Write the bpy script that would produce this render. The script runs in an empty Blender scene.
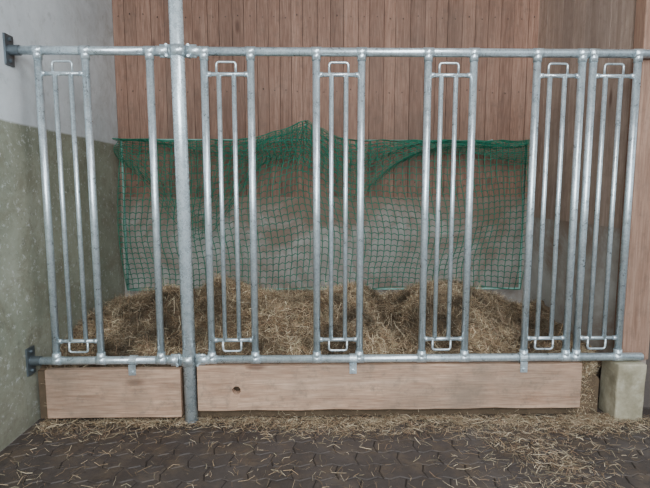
import bpy, bmesh, math, random
import numpy as np
from mathutils import Vector, Matrix, noise
random.seed(4); rng=np.random.default_rng(4)
D=bpy.data; C=bpy.context
def link(o,parent=None):
    C.scene.collection.objects.link(o)
    if parent: o.parent=parent
    return o
def empty(name):
    e=D.objects.new(name,None); e.empty_display_size=.1; return link(e)
# ---------- materials ----------
class M:
    def __init__(s,name):
        s.m=D.materials.new(name); s.m.use_nodes=True; s.nt=s.m.node_tree; s.n=s.nt.nodes
        s.b=s.n['Principled BSDF']
    def node(s,t,**k):
        x=s.n.new(t)
        for a,v in k.items():
            if a.startswith('_'): x.inputs[a[1:].replace('_',' ')].default_value=v
            else: setattr(x,a,v)
        return x
    def l(s,a,b): s.nt.links.new(a,b)
    def coords(s,scale=(1,1,1)):
        tc=s.node('ShaderNodeTexCoord'); mp=s.node('ShaderNodeMapping'); mp.inputs['Scale'].default_value=scale
        s.l(tc.outputs['Object'],mp.inputs['Vector']); return mp.outputs[0]
    def noise(s,vec,scale,detail=5,rough=.55,dist=0):
        x=s.node('ShaderNodeTexNoise'); x.inputs['Scale'].default_value=scale; x.inputs['Detail'].default_value=detail
        x.inputs['Roughness'].default_value=rough; x.inputs['Distortion'].default_value=dist
        s.l(vec,x.inputs['Vector']); return x.outputs['Fac']
    def ramp(s,fac,stops):
        r=s.node('ShaderNodeValToRGB'); e=r.color_ramp.elements
        while len(e)<len(stops): e.new(.5)
        for i,(p,c) in enumerate(stops):
            e[i].position=p; e[i].color=(c,c,c,1) if isinstance(c,(int,float)) else (*c,1)
        s.l(fac,r.inputs[0]); return r.outputs[0]
    def mix(s,fac,a,b,mode='MIX'):
        x=s.node('ShaderNodeMix',data_type='RGBA',blend_type=mode)
        for v,i in ((fac,0),(a,6),(b,7)):
            if isinstance(v,(int,float)): x.inputs[i].default_value=v
            elif isinstance(v,tuple): x.inputs[i].default_value=(*v,1)
            else: s.l(v,x.inputs[i])
        return x.outputs[2]
    def maprange(s,val,a,b,c=0.,d=1.):
        x=s.node('ShaderNodeMapRange'); 
        for i,q in enumerate((a,b,c,d)): x.inputs[i+1].default_value=q
        s.l(val,x.inputs[0]); return x.outputs[0]
    def math(s,op,a,b):
        x=s.node('ShaderNodeMath',operation=op)
        for i,v in enumerate((a,b)):
            if isinstance(v,(int,float)): x.inputs[i].default_value=v
            else: s.l(v,x.inputs[i])
        return x.outputs[0]
    def xyz(s):
        tc=s.node('ShaderNodeTexCoord'); q=s.node('ShaderNodeSeparateXYZ'); s.l(tc.outputs['Object'],q.inputs[0]); return q.outputs
    def bump(s,h,strength=.3,dist=.01):
        x=s.node('ShaderNodeBump'); x.inputs['Strength'].default_value=strength; x.inputs['Distance'].default_value=dist
        s.l(h,x.inputs['Height']); s.l(x.outputs[0],s.b.inputs['Normal'])
    def out(s,col=None,rough=None,metal=None):
        for v,k in ((col,'Base Color'),(rough,'Roughness'),(metal,'Metallic')):
            if v is None: continue
            if isinstance(v,(int,float)): s.b.inputs[k].default_value=v
            elif isinstance(v,tuple): s.b.inputs[k].default_value=(*v,1)
            else: s.l(v,s.b.inputs[k])
        return s.m
def attr(m,name='Col'):
    a=m.node('ShaderNodeAttribute'); a.attribute_name=name; return a.outputs['Color']

def mk_galv(name,light=1.0,ra=.24,rb=.42,metal=.66,stain=.4):
    m=M(name); v=m.coords()
    n1=m.noise(v,22,6,.7); n2=m.noise(v,110,3,.6); n3=m.noise(v,5,5,.7)
    c=m.ramp(n1,[(.3,(.42*light,.50*light,.54*light)),(.5,(.62*light,.72*light,.77*light)),(.72,(.80*light,.88*light,.92*light))])
    c=m.mix(.3,c,m.ramp(n2,[(.35,(.30,.37,.41)),(.65,(.88,.95,.98))]))
    c=m.mix(m.ramp(n3,[(.56,0.),(.70,stain)]),c,(.32,.31,.28))
    m.bump(n2,.3,.002)
    return m.out(c,m.ramp(n1,[(.3,ra),(.7,rb)]),metal)
galv=mk_galv('galvanised_steel'); galv2=mk_galv('galvanised_steel_bright',1.07); galv3=mk_galv('galvanised_pole',1.08,.22,.34,.45,.15)

def mk_wood(name,c0,c1,c2,axis='z',dirt=.3,scale=1.0,dirtcol=(.1,.07,.055),grain=.35,br=(.70,1.12)):
    m=M(name)
    sc={'z':(14,14,.8),'x':(.8,14,14)}[axis]; v=m.coords(tuple(q*scale for q in sc)); vo=m.coords()
    col=attr(m)
    add=m.node('ShaderNodeVectorMath',operation='MULTIPLY_ADD'); add.inputs[1].default_value=(37,37,37)
    m.l(col,add.inputs[0]); m.l(v,add.inputs[2]); v2=add.outputs[0]
    g=m.noise(v2,1.6,7,.62,.8); f=m.noise(v2,9,4,.6)
    c=m.ramp(g,[(.3,c0),(.52,c1),(.72,c2)])
    c=m.mix(grain,c,m.ramp(f,[(.38,c0),(.66,c2)]))
    kv=m.coords({'z':(6,6,1.9),'x':(1.9,6,6)}[axis])
    add2=m.node('ShaderNodeVectorMath',operation='MULTIPLY_ADD'); add2.inputs[1].default_value=(9,9,9)
    m.l(col,add2.inputs[0]); m.l(kv,add2.inputs[2])
    vo2=m.node('ShaderNodeTexVoronoi'); vo2.inputs['Scale'].default_value=1.0; m.l(add2.outputs[0],vo2.inputs['Vector'])
    k=m.ramp(vo2.outputs['Distance'],[(.07,.75),(.15,0.)])
    c=m.mix(k,c,(.12,.055,.035))
    sep=m.node('ShaderNodeSeparateColor'); m.l(col,sep.inputs[0])
    c=m.mix(.85,c,m.ramp(sep.outputs[0],[(0.,(br[0],br[0]*.97,br[0]*.96)),(1.,(br[1],br[1]*.97,br[1]*.95))]),'MULTIPLY')
    d=m.ramp(m.noise(vo,1.7,6,.65),[(.42,0.),(.72,dirt)])
    c=m.mix(d,c,dirtcol)
    d2=m.ramp(m.noise(vo,16,6,.75),[(.52,0.),(.70,dirt*.9)])
    c=m.mix(d2,c,dirtcol)
    m.bump(g,.35,.004)
    return m.out(c,.75)
wood_wall=mk_wood('wall_boards_wood',(.18,.092,.062),(.32,.182,.128),(.45,.285,.215),'z',.45,1,(.12,.085,.065),.45,(.66,1.10))
wood_side=mk_wood('side_boards_wood',(.32,.225,.175),(.50,.38,.31),(.64,.51,.43),'z',.4,1,(.17,.12,.10))
wood_plank=mk_wood('plank_wood',(.27,.155,.10),(.49,.315,.215),(.66,.47,.35),'x',.75,1,(.19,.145,.11),.45)
wood_post=mk_wood('post_wood',(.22,.12,.08),(.37,.22,.155),(.50,.33,.245),'z',.4)

def mk_plaster():
    m=M('painted_plaster'); v=m.coords(); X=m.xyz()
    nz=m.noise(v,5,5,.6)
    up_f=m.maprange(m.math('ADD',X[2],m.math('MULTIPLY',nz,.02)),1.845,1.86)
    n1=m.noise(v,2.2,8,.7); n2=m.noise(v,11,6,.75); n4=m.noise(v,26,8,.85); n5=m.noise(v,3.5,8,.8,.6)
    low=m.ramp(n1,[(.3,(.22,.235,.175)),(.55,(.34,.35,.27)),(.75,(.46,.465,.38))])
    low=m.mix(m.ramp(n5,[(.50,0.),(.60,.55)]),low,(.21,.19,.13))
    low=m.mix(m.ramp(n4,[(.56,0.),(.61,.8)]),low,(.66,.68,.65))
    low=m.mix(m.ramp(m.noise(v,7,7,.8),[(.58,0.),(.64,.55)]),low,(.14,.135,.10))
    up=m.ramp(n1,[(.3,(.62,.66,.69)),(.6,(.80,.84,.87)),(.8,(.86,.90,.92))])
    up=m.mix(m.ramp(n2,[(.56,0.),(.66,.5)]),up,(.47,.50,.50))
    up=m.mix(m.ramp(n5,[(.55,0.),(.66,.4)]),up,(.55,.58,.56))
    c=m.mix(up_f,low,up)
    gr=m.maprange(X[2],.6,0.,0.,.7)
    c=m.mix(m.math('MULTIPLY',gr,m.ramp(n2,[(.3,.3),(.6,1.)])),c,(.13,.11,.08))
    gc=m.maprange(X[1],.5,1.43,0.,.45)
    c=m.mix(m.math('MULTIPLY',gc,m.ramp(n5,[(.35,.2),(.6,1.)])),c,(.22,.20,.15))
    m.bump(n2,.25,.006)
    return m.out(c,.85)
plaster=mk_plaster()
def mk_conc(name,a,b,c_,patch=(.5,.5,.46),sc=1.6,stain=None):
    m=M(name); v=m.coords(); n1=m.noise(v,sc,8,.68); n2=m.noise(v,14,6,.7)
    c=m.ramp(n1,[(.3,a),(.52,b),(.72,c_)])
    c=m.mix(m.ramp(n2,[(.55,0.),(.7,.45)]),c,patch)
    if stain:
        n3=m.noise(v,1.5,7,.7,.8); c=m.mix(m.ramp(n3,[(.42,.0),(.60,.8)]),c,stain)
        X=m.xyz(); g=m.maprange(m.math('ADD',X[2],m.math('MULTIPLY',n3,.9)),1.5,1.75,0.,.85); c=m.mix(g,c,stain)
    m.bump(n2,.4,.006); return m.out(c,.85)
conc_wall=mk_conc('plinth_concrete',(.30,.27,.24),(.44,.42,.385),(.60,.58,.55),(.62,.61,.58),1.6,(.25,.165,.12))
conc_foot=mk_conc('footing_concrete',(.20,.17,.105),(.36,.32,.225),(.50,.45,.34),(.5,.46,.36),7)
def mk_paver():
    m=M('wet_paver'); v=m.coords(); n1=m.noise(v,1.5,7,.7); n2=m.noise(v,30,5,.7); n3=m.noise(v,7,6,.7)
    c=m.ramp(n1,[(.3,(.037,.028,.024)),(.55,(.066,.052,.046)),(.75,(.11,.090,.08))])
    c=m.mix(m.ramp(n3,[(.48,0.),(.66,.7)]),c,(.11,.078,.053))
    c=m.mix(m.ramp(n2,[(.55,0.),(.68,.65)]),c,(.028,.021,.018))
    c=m.mix(.5,c,m.ramp(attr(m),[(0.,.85),(1.,1.15)]),'MULTIPLY')
    m.bump(n2,.5,.008); return m.out(c,m.ramp(n1,[(.3,.45),(.7,.8)]))
paver=mk_paver()
def simple(name,col,r=.8,metal=0.):
    m=M(name); v=m.coords(); n=m.noise(v,12,5,.6)
    c=m.mix(1.,m.ramp(n,[(.3,.7),(.7,1.2)]),col,'MULTIPLY'); return m.out(c,r,metal)
dirt=simple('dirt_joint',(.028,.020,.016)); ceilm=simple('ceiling_wood',(.2,.13,.1)); netg=simple('green_twine',(.006,.19,.115),.6)
framem=simple('frame_paint',(.30,.55,.47),.5,.2); iron=simple('nail_iron',(.06,.045,.04),.6); bracket=simple('bracket_steel',(.16,.19,.21),.45,.7)
def mk_straw(name):
    m=M(name); m.out(m.mix(1.,(1.,1.,1.),attr(m),'MULTIPLY'),.7); return m.m
straw=mk_straw('straw')
under=simple('hay_underlayer',(.12,.082,.05),.95)

# ---------- mesh helpers ----------
def obj_from_bm(name,bm,mats,parent=None,smooth=False,bev=0):
    me=D.meshes.new(name); bm.to_mesh(me); bm.free()
    for m in (mats if isinstance(mats,list) else [mats]): me.materials.append(m)
    if smooth:
        for p in me.polygons: p.use_smooth=len(p.vertices)==4
    o=link(D.objects.new(name,me),parent)
    if bev:
        b=o.modifiers.new('bevel','BEVEL'); b.width=bev; b.segments=2; b.limit_method='ANGLE'
    return o
def ptube(bm,pts,r,seg=16,caps=True,mi=0):
    pts=[Vector(p) for p in pts]; rings=[]
    t=(pts[1]-pts[0]).normalized(); up=Vector((0,0,1)) if abs(t.z)<.9 else Vector((0,1,0))
    n=t.cross(up).normalized()
    for i,p in enumerate(pts):
        a=(pts[i]-pts[i-1]).normalized() if i>0 else t
        b=(pts[i+1]-pts[i]).normalized() if i<len(pts)-1 else a
        tt=(a+b).normalized(); n=(n-tt*n.dot(tt)).normalized(); bi=tt.cross(n)
        rings.append([bm.verts.new(p+(n*math.cos(q)+bi*math.sin(q))*r) for q in [2*math.pi*k/seg for k in range(seg)]])
    for i in range(len(rings)-1):
        for k in range(seg):
            f=bm.faces.new((rings[i][k],rings[i][(k+1)%seg],rings[i+1][(k+1)%seg],rings[i+1][k])); f.material_index=mi
    if caps:
        bm.faces.new(rings[0][::-1]).material_index=mi; bm.faces.new(rings[-1]).material_index=mi
def box(bm,x0,x1,y0,y1,z0,z1,mi=0,col=None,lay=None):
    vs=[bm.verts.new((x,y,z)) for z in (z0,z1) for x,y in ((x0,y0),(x1,y0),(x1,y1),(x0,y1))]
    fs=[bm.faces.new([vs[i] for i in q]) for q in ((3,2,1,0),(4,5,6,7),(0,1,5,4),(1,2,6,5),(2,3,7,6),(3,0,4,7))]
    for f in fs: f.material_index=mi
    if lay:
        for v in vs: v[lay]=col
    return fs
def rc():
    return (random.random(),random.random(),random.random(),1)

# ---------- walls ----------
XL,XR,YB=-1.755,1.99,1.54; HT=3.7
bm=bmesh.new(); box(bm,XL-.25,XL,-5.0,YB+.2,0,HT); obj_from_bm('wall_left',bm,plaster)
bm=bmesh.new(); lay=bm.verts.layers.float_color.new('Col')
x=XL+.002
while x<XR:
    w=random.choice([.10,.115,.13]); x1=min(x+w,XR)
    box(bm,x+.0018,x1-.0018,YB-random.uniform(0,.004),YB+.03,1.38,HT,0,rc(),lay)
    for z in (1.5,2.32,2.95):
        ptube(bm,[((x+x1)/2,YB-.008,z+random.uniform(-.02,.02)),((x+x1)/2,YB+.01,z)],.0042,8,True,2)
    x=x1
box(bm,XL,XR+.2,YB+.03,YB+.2,1.38,HT,3)
box(bm,XL,XR+.2,YB-.0,YB+.2,0,1.38,1)
obj_from_bm('wall_back',bm,[wood_wall,conc_wall,iron,dirt])
bm=bmesh.new(); lay=bm.verts.layers.float_color.new('Col')
y=.14
while y<YB:
    w=random.choice([.12,.15,.17]); y1=min(y+w,YB)
    box(bm,XR-random.uniform(0,.004),XR+.03,y+.0018,y1-.0018,1.2,HT,0,rc(),lay); y=y1
box(bm,XR+.03,XR+.2,.14,YB,1.2,HT,2)
box(bm,XR,XR+.2,.14,YB,0,1.2,1)
obj_from_bm('wall_right',bm,[wood_side,conc_wall,dirt])
bm=bmesh.new(); box(bm,XR+.2,4.2,.14,.3,0,HT); obj_from_bm('wall_front',bm,simple('dark_render',(.10,.08,.07)))
bm=bmesh.new(); box(bm,XL-.25,4.2,-3.6,YB+.2,HT,HT+.12); obj_from_bm('ceiling',bm,ceilm)

# ---------- floor of interlocking pavers ----------
bm=bmesh.new(); lay=bm.verts.layers.float_color.new('Col')
L,Wd=.225,.125; A=.012; g=.0026
def tri(t): t=t%1.0; return max(-1,min(1,1.6*(4*abs(t-.5)-1)))
def warp(u,v):
    q=noise.noise(Vector((u*1.1,v*1.1,3)))
    return (u+A*.7*tri(v/Wd+.1)+.012*q, v+A*tri(u/(L/2)+.25)+.012*noise.noise(Vector((u*1.3,v*1.3,0))))
def clampx(x): return max(x,XL+.001)
for j in range(-40,2):
    for i in range(-9,20):
        u0=i*L+(j%2)*L/2; v0=j*Wd
        if u0+L<XL: continue
        dz=random.uniform(-.002,.002); col=rc()
        us=[u0+g+(L-2*g)*k/8 for k in range(9)]; vs=[v0+g+(Wd-2*g)*k/2 for k in range(3)]
        loop=[(a,vs[0]) for a in us]+[(us[-1],vs[1])]+[(a,vs[2]) for a in us[::-1]]+[(us[0],vs[1])]
        cu,cv=u0+L/2,v0+Wd/2
        top=[];rim=[];bot=[]
        for (a,b) in loop:
            px,py=warp(a,b); cx,cy=warp(cu,cv)
            for lst,s,z in ((top,.95,dz),(rim,1.,dz-.004),(bot,1.,-.04)):
                sx=px+(cx-px)*(1-s)*.6; sy=py+(cy-py)*(1-s)
                vt=bm.verts.new((clampx(sx),sy,z)); vt[lay]=col; lst.append(vt)
        n=len(loop); bm.faces.new(top)
        for k in range(n):
            bm.faces.new((rim[k],rim[(k+1)%n],top[(k+1)%n],top[k])); bm.faces.new((bot[k],bot[(k+1)%n],rim[(k+1)%n],rim[k]))
box(bm,XL,4.3,-5.2,YB,-.08,-.006,1)
obj_from_bm('floor',bm,[paver,dirt])

# ---------- fence ----------
RT,RB=2.245,.405; rv=.0215; rt=.0135; rr=.0245
def fence(bars,gates,x0,x1,name):
    e=empty(name)
    for nm,z in (('top_rail',RT),('bottom_rail',RB)):
        bm=bmesh.new(); ptube(bm,[(x0,0,z),(x1,0,z)],rr,20); obj_from_bm(nm,bm,galv2,e,True)
    bm=bmesh.new()
    for x in bars:
        ptube(bm,[(x,0,RB),(x,0,RT)],rv,18)
        for z,s in ((RT,-1),(RB,1)):
            ptube(bm,[(x,0,z),(x,0,z+s*.05)],rv*1.17,18)
            ptube(bm,[(x-.03,0,z),(x+.03,0,z)],rr*1.12,20)
    obj_from_bm('upright_bars',bm,galv,e,True)
    for gi,(a,b,c,d) in enumerate(gates):
        bm=bmesh.new()
        for z in (2.117,.528): ptube(bm,[(a,0,z),(d,0,z)],.0115,14)
        for xx in (b,c): ptube(bm,[(xx,0,.528),(xx,0,2.117)],rt,14)
        xm=(b+c)/2; w=.056
        def loop(z,s):
            q=.016; h=.068*s
            pts=[(xm-w,0,z)]+[(xm-w+q-q*math.cos(t),0,z+h-s*q+s*q*math.sin(t)) for t in (0,.4,.8,1.2,1.57)]
            pts+= [(xm+w-q+q*math.sin(t),0,z+h-s*q+s*q*math.cos(t)) for t in (0,.4,.8,1.2,1.57)]+[(xm+w,0,z)]
            ptube(bm,[(p[0],-.004,p[2]) for p in pts],.0065,10)
        loop(2.117,1); loop(.528,-1)
        for z in (2.117,.528):
            for xx in (a,d):
                s=1 if xx==a else -1
                ptube(bm,[(xx+s*.015,0,z),(xx+s*.038,0,z)],.015,12)
        obj_from_bm('neck_gate_%d'%(gi+1),bm,galv,e,True)
    return e
PX=-.785
f1=fence([-1.588,-1.317,-.95],[(-1.588,-1.496,-1.405,-1.317)],XL+.012,PX-.055,'feed_fence')
b2=[-.638,-.37,.011,.275,.665,.933,1.308,1.574,1.64,1.905]
f2=fence(b2,[(-.638,-.555,-.468,-.37),(.011,.099,.185,.275),(.665,.744,.83,.933),(1.308,1.387,1.475,1.574),(1.64,1.718,1.81,1.905)],PX+.055,2.06,'feed_fence')
bm=bmesh.new()
for z in (RT,RB):
    box(bm,XL,XL+.012,-.04,.04,z-.085,z+.085)
    ptube(bm,[(XL+.01,0,z),(XL+.07,0,z)],.029,18)
    for dz in (-.06,.06): ptube(bm,[(XL+.01,0,z+dz),(XL+.025,0,z+dz)],.011,6)
obj_from_bm('wall_plates',bm,bracket,f1,False)
def tabs(xs,par):
    bm=bmesh.new()
    for x in xs:
        box(bm,x-.022,x+.022,-.034,-.029,.32,.385); ptube(bm,[(x,-.045,.34),(x,-.03,.34)],.009,6)
        ptube(bm,[(x-.022,0,RB),(x+.022,0,RB)],.031,18)
    obj_from_bm('plank_tabs',bm,galv,par)
tabs([-1.12],f1); tabs([.235,1.30],f2)
for s,par in ((-1,f1),(1,f2)):
    bm=bmesh.new()
    for z in (RT,RB):
        box(bm,PX+s*.075-.03,PX+s*.075+.03,-.006,.006,z-.036,z+.036)
        ptube(bm,[(PX+s*.055,0,z),(PX+s*.13,0,z)],.0285,20)
        for dz in (-.03,.03): ptube(bm,[(PX+s*.062,-.026,z+dz),(PX+s*.062,.026,z+dz)],.008,6)
        if s<0: ptube(bm,[(PX,0,z-.03),(PX,0,z+.03)],.0445,28)
    obj_from_bm('clamp_flanges',bm,galv,par,True)
e=empty('support_pole')
bm=bmesh.new(); ptube(bm,[(PX+.010,0,.0),(PX-.014,0,HT-.001)],.0395,28); obj_from_bm('pole_tube',bm,galv3,e,True)
bm=bmesh.new(); ptube(bm,[(PX+.010,0,0),(PX+.010,0,.02)],.043,28); obj_from_bm('base_ring',bm,bracket,e,True)

# ---------- planks ----------
def plank(x0,x1,z0,z1,hole=None):
    bm=bmesh.new(); lay=bm.verts.layers.float_color.new('Col'); col=(.75,random.random(),random.random(),1)
    n=40
    vs=[]
    for i in range(n+1):
        x=x0+(x1-x0)*i/n
        a=.0035*noise.noise(Vector((x*3,0,z1))); b=.008*noise.noise(Vector((x*4,5,z0)))
        ring=[bm.verts.new((x,yy,zz)) for yy,zz in ((-.027,z0+b),(-.027,z1+a),(.027,z1+a),(.027,z0+b))]
        for v in ring: v[lay]=col
        vs.append(ring)
    for i in range(n):
        for k in range(4): bm.faces.new((vs[i][k],vs[i+1][k],vs[i+1][(k+1)%4],vs[i][(k+1)%4]))
    bm.faces.new(vs[0][::-1]); bm.faces.new(vs[-1])
    bmesh.ops.recalc_face_normals(bm,faces=bm.faces)
    o=obj_from_bm('kickboard_plank',bm,wood_plank,None,bev=.004)
    if hole:
        cb=bmesh.new(); ptube(cb,[(hole[0],-.1,hole[1]),(hole[0],.1,hole[1])],.026,16)
        bmesh.ops.recalc_face_normals(cb,faces=cb.faces)
        co=obj_from_bm('cutter',cb,wood_plank)
        md=o.modifiers.new('h','BOOLEAN'); md.object=co; md.operation='DIFFERENCE'; md.solver='EXACT'
        dg=C.evaluated_depsgraph_get(); me=D.meshes.new_from_object(o.evaluated_get(dg)); o.modifiers.clear(); o.data=me
        D.objects.remove(co)
    return o
plank(-1.655,PX-.045,.045,.352); plank(-.728,1.672,.083,.37,(-.487,.215))

# ---------- post & footing ----------
bm=bmesh.new(); box(bm,1.885,2.065,-.05,.138,0,.37); bmesh.ops.subdivide_edges(bm,edges=bm.edges[:],cuts=5,use_grid_fill=True)
for v in bm.verts: v.co+=Vector((noise.noise(v.co*9),min(0,noise.noise(v.co*9+Vector((5,0,0)))),0))*.008*(1 if v.co.z>.01 else 0)
obj_from_bm('concrete_footing',bm,conc_foot,None,bev=.01)
bm=bmesh.new(); lay=bm.verts.layers.float_color.new('Col'); box(bm,1.955,2.13,.032,.138,.37,HT-.001,0,rc(),lay); obj_from_bm('wooden_post',bm,wood_post,None,bev=.008)

# ---------- net ----------
FX0,FX1,FY,FZ0,FZ1=-1.66,1.85,1.37,.56,1.875
bm=bmesh.new()
ptube(bm,[(FX0,FY,FZ0),(FX0,FY,FZ1),(FX1,FY,FZ1),(FX1,FY,FZ0),(FX0,FY,FZ0)],.011,12)
for x in (FX0+.3,0,FX1-.3):
    ptube(bm,[(x,FY,FZ1),(x,YB,FZ1)],.008,8)
    ptube(bm,[(x,FY,FZ0),(x,YB,FZ0)],.008,8)
ptube(bm,[(-.08,YB,2.0),(-.08,FY-.02,2.0)],.008,8)
ne=empty('hay_net'); obj_from_bm('net_frame',bm,framem,ne,True)
xp=-.08
def netpos(u,v,layer=0):
    x=FX0+(FX1-FX0)*u; d=x-xp
    w=.62 if d<0 else .42
    pk=max(0,1-abs(d)/w)
    ed=min(1,min(u,1-u)*12)
    top=FZ1+.17*pk**1.2 - .012*abs(math.sin(u*math.pi*14))
    if layer==1:
        bot=1.83-.24*math.exp(-(d/.7)**2)-.03*math.sin(x*5)
    elif layer==2:
        bot=1.72-.65*math.exp(-((x+1.0)/.42)**2)-.30*math.exp(-((x-.3)/.3)**2)-.06*math.sin(x*4)
    else:
        bot=FZ0+.01+.015*math.sin(u*30)
    z=top+(bot-top)*v
    z-= .05*math.sin(v*math.pi)*math.sin(u*9+1)*(1 if layer==0 else 0)
    xx=x-d*.25*math.exp(-(d/.5)**2)*(1-v)**2 +.04*math.sin(v*7+u*5)*math.sin(v*math.pi)*ed
    y=FY-.02-.10*math.sin(v*math.pi)*(1+.5*math.sin(u*17+v*3))+.03*math.sin(u*40+v*4)*v*(1-v)*2
    if layer==1: xx+=.02*ed; y-=.03+.02*v
    if layer==2: xx+=.035*math.sin(v*3)*ed; y-=.015
    return (xx,y,z)
def net(name,nu,nv,layer,r):
    cu=D.curves.new(name,'CURVE'); cu.dimensions='3D'; cu.bevel_depth=r; cu.bevel_resolution=0
    def sp(pts):
        s=cu.splines.new('POLY'); s.points.add(len(pts)-1)
        for i,p in enumerate(pts): s.points[i].co=(*p,1)
    for i in range(nu+1):
        sp([netpos(min(max((i+.16*noise.noise(Vector((i*.7,k*.5,layer))))/nu,0),1),k/nv,layer) for k in range(nv+1)])
    for k in range(nv+1):
        sp([netpos(i/nu/2,(k+ (.12*math.cos(i*math.pi)))/nv if 0<k<nv else k/nv,layer) for i in range(2*nu+1)])
    cu.materials.append(netg); o=D.objects.new(name,cu); link(o,ne)
net('net_mesh',66,25,0,.0035); net('net_fold',62,5,1,.0030); net('net_slack',58,12,2,.0028)

# ---------- hay ----------
def G(x,y,cx,cy,sx,sy): return math.exp(-((x-cx)/sx)**2-((y-cy)/sy)**2)
def H(x,y):
    t=min(max((y-.05)/1.1,0),1); h=.31+.17*t
    h+=.24*G(x,y,-1.2,.7,.34,.42)+.26*G(x,y,-.72,.85,.2,.35)+.23*G(x,y,-.22,.65,.33,.4)+.20*G(x,y,.28,.85,.24,.4)+.26*G(x,y,.95,.75,.33,.42)+.10*G(x,y,1.35,1.0,.25,.3)
    h-=.13*G(x,y,1.75,.5,.28,.7)+.12*G(x,y,.56,.6,.12,.5)+.09*G(x,y,-.92,.5,.08,.4)
    h+=.055*noise.fractal(Vector((x*3.2,y*3.2,1)),.8,2,4)+.028*noise.noise(Vector((x*12,y*12,7)))
    if y>1.2: h=h-(y-1.2)*.5
    return max(h,.05)
YM=1.27
nx,ny=180,72; x0,x1,y0,y1=XL+.01,XR-.01,.06,YM
def cut(x,y): return x>1.85 and y<.16
verts=[];faces=[]
for j in range(ny+1):
    for i in range(nx+1):
        x=x0+(x1-x0)*i/nx; y=y0+(y1-y0)*j/ny
        verts.append((x,y,H(x,y)+.012*noise.noise(Vector((x*25,y*25,0)))))
for j in range(ny):
    for i in range(nx):
        a=j*(nx+1)+i
        if cut(verts[a+1][0],verts[a][1]): continue
        faces.append((a,a+1,a+nx+2,a+nx+1))
base=len(verts)
for i in range(nx+1): verts.append((x0+(x1-x0)*i/nx,y0,0.003))
for i in range(nx):
    if not cut(verts[i+1][0],y0): faces.append((base+i,base+i+1,i+1,i))
base=len(verts)
for i in range(nx+1): verts.append((x0+(x1-x0)*i/nx,YM,0.003))
for i in range(nx): faces.append((base+i+1,base+i,ny*(nx+1)+i,ny*(nx+1)+i+1))
me=D.meshes.new('hay_heap'); me.from_pydata(verts,[],faces); me.materials.append(under)
he=empty('hay_pile'); link(D.objects.new('heap_body',me),he)
PAL=np.array([(.45,.325,.20),(.34,.235,.135),(.56,.44,.295),(.24,.16,.09),(.40,.34,.22),(.15,.10,.06),(.65,.54,.38),(.30,.19,.12)])
def strands(name,P,Z,parent,lmin,lmax,wmin,wmax,tilt,pal,cn=None,drop=0,ylim=None,xlim=None):
    N=len(P); P=np.column_stack([P,Z])
    ang=rng.uniform(0,2*np.pi,N); el=rng.normal(0,tilt,N); Ln=rng.uniform(lmin,lmax,N); W=rng.uniform(wmin,wmax,N)
    d=np.column_stack([np.cos(ang)*np.cos(el),np.sin(ang)*np.cos(el),np.sin(el)])
    s=np.column_stack([-np.sin(ang),np.cos(ang),rng.normal(0,.6,N)]); s/=np.linalg.norm(s,axis=1)[:,None]
    b=np.cross(d,s)*rng.normal(0,.12,N)[:,None]+s*rng.normal(0,.15,N)[:,None]
    V=np.zeros((N,6,3))
    for k,t in enumerate((-.5,0,.5)):
        c=P+d*(Ln*t)[:,None]+(b*Ln[:,None] if k==1 else 0)
        V[:,k*2]=c-s*(W/2)[:,None]; V[:,k*2+1]=c+s*(W/2)[:,None]
    V[:,:,0]=np.clip(V[:,:,0],XL+.004,xlim)
    if ylim: V[:,:,1]=np.clip(V[:,:,1],ylim[0]+rng.uniform(0,.02,(N,1)),ylim[1])
    if drop is not None: V[:,:,2]=np.maximum(V[:,:,2],drop)
    base=np.arange(N)*6
    F=np.stack([base[:,None]+np.array([0,1,3,2]),base[:,None]+np.array([2,3,5,4])],1).reshape(-1,4)
    me=D.meshes.new(name); me.from_pydata(V.reshape(-1,3).tolist(),[],F.tolist())
    ci=rng.choice(len(pal),N,p=None); col=pal[ci]*rng.uniform(.7,1.25,N)[:,None]
    if cn is not None: col=col*cn[:,None]
    col=np.repeat(np.column_stack([col,np.ones(N)]),6,axis=0)
    a=me.color_attributes.new('Col','FLOAT_COLOR','POINT'); a.data.foreach_set('color',col.astype(np.float32).ravel())
    me.materials.append(straw); o=D.objects.new(name,me); link(o,parent); return o
N=80000
xs=rng.uniform(XL+.05,XR-.06,N); ys=y0+.03+(YM-.03-y0)*rng.uniform(0,1,N)
ok=~((xs>1.80)&(ys<.2)); xs=xs[ok]; ys=ys[ok]; N=len(xs)
hz=np.array([H(a,b) for a,b in zip(xs,ys)])+np.abs(rng.normal(.0,.016,N))
cn=np.array([.80+.9*noise.noise(Vector((a*3,b*3,9)))+.9*noise.noise(Vector((a*9,b*9,2)))+.25*(math.exp(-((a-.1)/.9)**2)) for a,b in zip(xs,ys)]).clip(.25,1.5)
strands('hay_stalks',np.column_stack([xs,ys]),hz,he,.035,.12,.0013,.0034,.45,PAL,cn,.01,(.05,1.3),XR-.008)
N=2500
xs=rng.uniform(XL+.08,1.75,N); ys=rng.uniform(.15,1.2,N)
hz=np.array([H(a,b) for a,b in zip(xs,ys)])+.02
strands('hay_wisps',np.column_stack([xs,ys]),hz,he,.10,.22,.0015,.003,.8,PAL*1.1,None,.01,(.05,1.3),XR-.008)
N=3200
xs=rng.uniform(1.64,1.80,N); zz=rng.uniform(.01,.42,N); ys=rng.uniform(.055,.11,N)
strands('hay_spill',np.column_stack([xs,ys]),zz,he,.04,.11,.002,.004,.5,PAL*1.1,None,.006,(.05,1.3),1.86)
N=2500
xs=rng.uniform(XL+.05,1.8,N); zz=rng.uniform(.01,.34,N); ys=rng.uniform(.055,.08,N)
strands('hay_front',np.column_stack([xs,ys]),zz,he,.04,.11,.002,.004,.5,PAL,None,.006,(.05,1.3),1.86)
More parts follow.
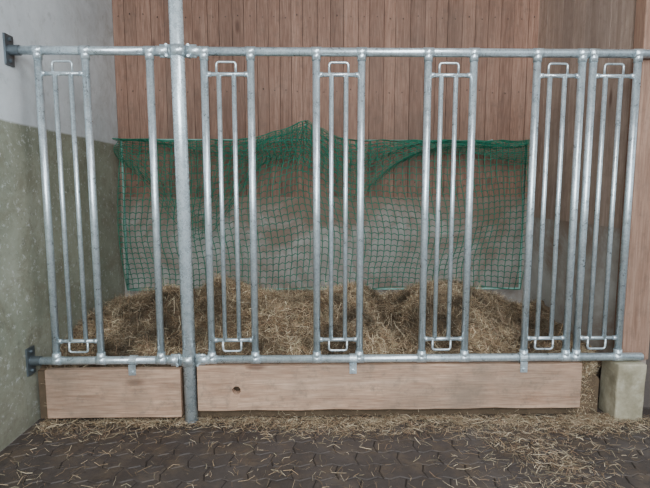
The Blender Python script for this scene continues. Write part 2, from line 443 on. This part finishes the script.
# loose straw on floor
se=empty('loose_straw')
def patch(cx,cy,sx,sy,n): return np.column_stack([rng.normal(cx,sx,n),rng.normal(cy,sy,n)])
bx=rng.uniform(-1.7,1.95,8000); by=-np.abs(rng.normal(0,1,8000))
wd=np.array([max(.012,.05+.08*noise.noise(Vector((q*2.2,4,0)))) for q in bx]); dn=np.array([.5+.9*noise.noise(Vector((q*3.1,9,0))) for q in bx])
keep=rng.uniform(0,1,8000)<dn
Q=[np.column_stack([bx,by*wd+.02])[keep],
   np.column_stack([rng.uniform(-.2,2.2,1500),-np.abs(rng.normal(.03,.10,1500))]),
   patch(1.2,-.28,.17,.13,600),patch(1.3,-.55,.12,.10,320),patch(1.25,-.8,.15,.08,160),patch(1.7,-.1,.2,.08,800),patch(-1.4,-.12,.3,.06,300),
   patch(.3,-.12,.5,.07,600),
   np.column_stack([rng.uniform(-1.74,2.6,2000),rng.uniform(-1.3,0,2000)]),
   patch(-.25,-.05,.3,.05,400)]
Q=np.vstack(Q); Q=Q[(Q[:,0]>XL+.05)&(Q[:,1]<.03)]
strands('floor_stalks',Q,rng.uniform(.006,.022,len(Q)),se,.02,.09,.0010,.0026,.06,PAL*1.0,None,.0045)

# ---------- light ----------
w=D.worlds.new('w'); C.scene.world=w; w.use_nodes=True; nt=w.node_tree; bg=nt.nodes['Background']
tc=nt.nodes.new('ShaderNodeTexCoord'); sp=nt.nodes.new('ShaderNodeSeparateXYZ'); r=nt.nodes.new('ShaderNodeValToRGB')
nt.links.new(tc.outputs['Generated'],sp.inputs[0]); nt.links.new(sp.outputs[2],r.inputs[0]); nt.links.new(r.outputs[0],bg.inputs[0])
r.color_ramp.elements[0].color=(.16,.16,.16,1); r.color_ramp.elements[0].position=.0
r.color_ramp.elements[1].color=(.80,.92,1.0,1); r.color_ramp.elements[1].position=.2
bg.inputs[1].default_value=1.45
def area(name,loc,target,sx,sy,en,col):
    l=D.lights.new(name,'AREA'); l.shape='RECTANGLE'; l.size=sx; l.size_y=sy; l.energy=en; l.color=col
    o=D.objects.new(name,l); o.location=loc; o.rotation_euler=(Vector(target)-Vector(loc)).to_track_quat('-Z','Y').to_euler(); link(o)
area('daylight_opening',(.2,-5.2,2.9),(-.2,0,1.2),3.2,1.6,300,(.90,.96,1.0))
area('overhead_area',(.9,-1.8,3.6),(0,.6,0.6),1.2,1.0,75,(.92,.97,1.0))  # area lamp just below the closed ceiling, aimed into the stall

cd=D.cameras.new('camera'); cd.sensor_width=36; cd.lens=490/650*36; cam=D.objects.new('camera',cd); link(cam)
cam.location=(0,-2.95,1.46); cam.rotation_euler=(math.radians(90-6.5),0,math.radians(-1.2)); cd.clip_start=.05
C.scene.camera=cam
